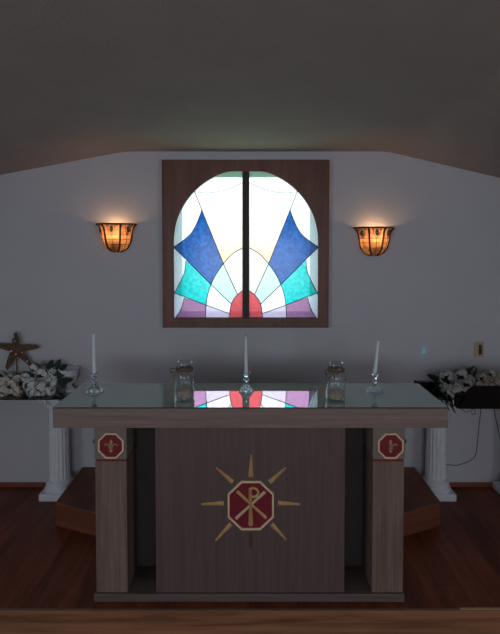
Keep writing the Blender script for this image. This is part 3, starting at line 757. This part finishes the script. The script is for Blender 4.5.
arrangement('pale artificial blossoms above the black stand at the right edge',
  [(482, 378, 3.73, 6), (491, 376, 3.73, 6), (495, 383, 3.70, 6.5), (486, 385, 3.69, 6), (503, 378, 3.72, 6), (478, 384, 3.71, 5)],
  [(480, 384, 3.70, 474, 378, 3.70, 1), (492, 386, 3.68, 500, 394, 3.64, 0), (484, 386, 3.68, 478, 396, 3.62, 1)],
  cream=True, base=(at(490, 390, ay).x, ay, SHZ))

# curled tendril of the right arrangement hanging over the shelf edge
td = ob('tendril', tube(bmesh.new(), spline([at(x, y, SHF - .006) - Vector(ARR.location) for x, y in ((456, 397), (460, 407), (466, 412), (470, 410.5), (474, 409), (475.5, 413), (472.5, 414.5), (471.5, 411.5))], 6), .0028, 6), M['raffia'], ARR, smooth=True)

# twig star on a stick
sc = at(16, 348.5, 3.67)
star = empty('twig_star', (sc.x, 3.67, SHZ)); tag(star, 'brown twig star with small pale beads on a stick at the left edge', 'star ornament')
hz = sc.z - SHZ; k = 3.74 / F
tips = [(0, 15.5), (21.5, 1.5), (14.5, -16.5), (-9.5, -20), (-20.5, 3.5)]
rnd = random.Random(3)
for tx, tz in tips:
    bm = bmesh.new(); d = Vector((tx * k, 0, tz * k)); n = Vector((-d.z, 0, d.x)).normalized()
    for j in range(22):
        off = (j % 11 - 5) / 5; w = .019
        pts = [Vector((0, rnd.uniform(-.006, .006), 0)) + n * off * w * .6]
        for s in (.3, .55, .8): pts.append(d * s + n * (off * w * (1.05 if s < .6 else .75) + rnd.uniform(-.005, .005)) + Vector((0, rnd.uniform(-.012, .004) * (1 - abs(off) * .5), 0)))
        pts.append(d * rnd.uniform(.93, 1.06) + n * off * .006)
        tube(bm, spline(pts, 4), [.0034 - .0001 * q for q in range(17)], 5)
    for s in (.2, .33, .46, .59, .72, .85, .95):
        c = d * s; w = .021 * (1.15 - s * .5)
        tube(bm, [c + n * w * math.cos(a) + Vector((0, w * .6 * math.sin(a), 0)) + d.normalized() * .004 * math.sin(2 * a) for a in [2 * PI * q / 14 for q in range(15)]], .0022, 5)
    bmesh.ops.translate(bm, vec=(0, 0, hz), verts=bm.verts)
    ob('star_arm', bm, M['twig'], star)
for (bx_, bz_) in ((0, 8), (-3.5, -2), (1, -5), (7, -3.5), (12, -12), (-9, -13), (-1, 12)):
    ob('pearl_bead', ball(bmesh.new(), (bx_ * k, -.018, hz + bz_ * k), .0062, 10, 8), M['pearl'], star)
ob('stick', tube(bmesh.new(), [(.002, 0, 0), (.003, .002, hz * .5), (.002, 0, hz)], .0055, 8), M['twig'], star)

# ---------------------------------------------------------------- lectern with music desk at right edge
LY = 2.95
lec = empty('reading_stand', (1.68, LY, 0)); tag(lec, 'dark brown reading stand with a rounded desk cut by the right edge', 'reading stand')
def lp(x, y, Y=LY): q = at(x, y, Y); return (q.x - 1.68, q.z)
pts = [lp(457.6, 408.3)] + [lp(x, y) for x, y in zl([(464, 398), (466, 393), (470, 388.5), (474, 386.4), (480, 386)], 5)]
pl = [p for p in pts]; pr = [(-p[0], p[1]) for p in pl[::-1]]
bm = bmesh.new(); prism(bm, pl + pr, -.012, .010); ob('desk_board', bm, M['darkwood'], lec, rot=(0, 0, 0))
l0 = lp(457.6, 408.8); l1 = lp(458.2, 395)
bm = bmesh.new(); prism(bm, [l0, (l0[0] + .002, l1[1] - .01), (l0[0] + .010, l1[1]), (-l0[0] - .010, l1[1]), (-l0[0] - .002, l1[1] - .01), (-l0[0], l0[1])], .010, .055)
ob('book_ledge', bm, M['darkwood'], lec)
ob('pole', tube(bmesh.new(), [(0, .03, .03), (0, .03, l0[1] + .02)], .016, 14), M['black'], lec)
ob('stand_base', solid_lathe([(.11, 0), (.11, .015), (.09, .025), (.02, .035)], 36, cy=.03), M['black'], lec, smooth=True)

# cords on the wall
def cord(pts, label, Y=3.722):
    o = ob('power_cord', tube(bmesh.new(), spline([at(x, y, Y) for x, y in pts], 8), .0042, 6), M['cord'], None, smooth=True); tag(o, label, 'cord', 'black cords on the wall')
cord([(482, 398), (480.5, 412), (478.5, 430), (477, 446), (475, 456), (469, 461), (461, 464), (456, 465.3), (448, 464.5), (438, 463)], 'black cord looping down the wall behind the right pedestal')
cord([(492, 398), (494, 410), (497, 425), (502, 450), (506, 484)], 'short visible black cord hanging beside the right edge')
# ---------------------------------------------------------------- light
w = bpy.data.worlds.new('sky'); scene.world = w; w.use_nodes = True; t = w.node_tree; t.nodes.clear()
tc = t.nodes.new('ShaderNodeTexCoord'); sp = t.nodes.new('ShaderNodeSeparateXYZ'); t.links.new(tc.outputs['Generated'], sp.inputs[0])
mr = t.nodes.new('ShaderNodeMapRange'); mr.inputs['From Min'].default_value = -1; t.links.new(sp.outputs['Z'], mr.inputs['Value'])
rp = t.nodes.new('ShaderNodeValToRGB'); e = rp.color_ramp.elements
e[0].position = .0; e[0].color = (.10, .19, .09, 1); e[1].position = 1; e[1].color = (.40, .46, .52, 1)
for pos, c in ((.36, (.13, .24, .12, 1)), (.43, (.15, .175, .16, 1)), (.48, (.21, .215, .22, 1)), (.54, (.28, .285, .29, 1)), (.595, (.42, .43, .45, 1)), (.615, (.95, .97, 1, 1)), (.68, (1, 1, 1, 1)), (.75, (.6, .65, .7, 1))):
    n_ = e.new(pos); n_.color = c
t.links.new(mr.outputs[0], rp.inputs[0])
bg = t.nodes.new('ShaderNodeBackground'); bg.inputs[1].default_value = 12; t.links.new(rp.outputs[0], bg.inputs[0])
wo = t.nodes.new('ShaderNodeOutputWorld'); t.links.new(bg.outputs[0], wo.inputs[0])
def area(name, loc, rot, sx, sy_, e_, col, portal=False):
    l = bpy.data.lights.new(name, 'AREA'); l.shape = 'RECTANGLE'; l.size = sx; l.size_y = sy_; l.energy = e_; l.color = col
    if portal: l.cycles.is_portal = True
    o = bpy.data.objects.new(name, l); COL.objects.link(o); o.location = loc; o.rotation_euler = rot; return o
area('window_portal', ((ox0 + ox1) / 2, WY + .20, (oz0 + oz1) / 2), (-PI / 2, 0, 0), 1.25, 1.25, 1, (1, 1, 1), True)
# added fill lights along the unseen side and rear walls
area('fill_area_left', (-RW + .03, -1.2, 1.5), (0, -PI / 2, 0), 1.1, 1.6, 34, (.80, .89, 1))
area('fill_area_right', (RW - .03, -1.2, 1.5), (0, PI / 2, 0), 1.1, 1.6, 28, (.88, .92, 1))
area('fill_area_rear', (0, RE + .04, 1.4), (PI / 2, 0, 0), 3.0, 1.4, 62, (.88, .92, 1))

vs = scene.view_settings; scene.display_settings.display_device = 'sRGB'
vs.view_transform = 'Standard'; vs.look = 'None'; vs.exposure = 0; vs.gamma = 1; vs.use_curve_mapping = False
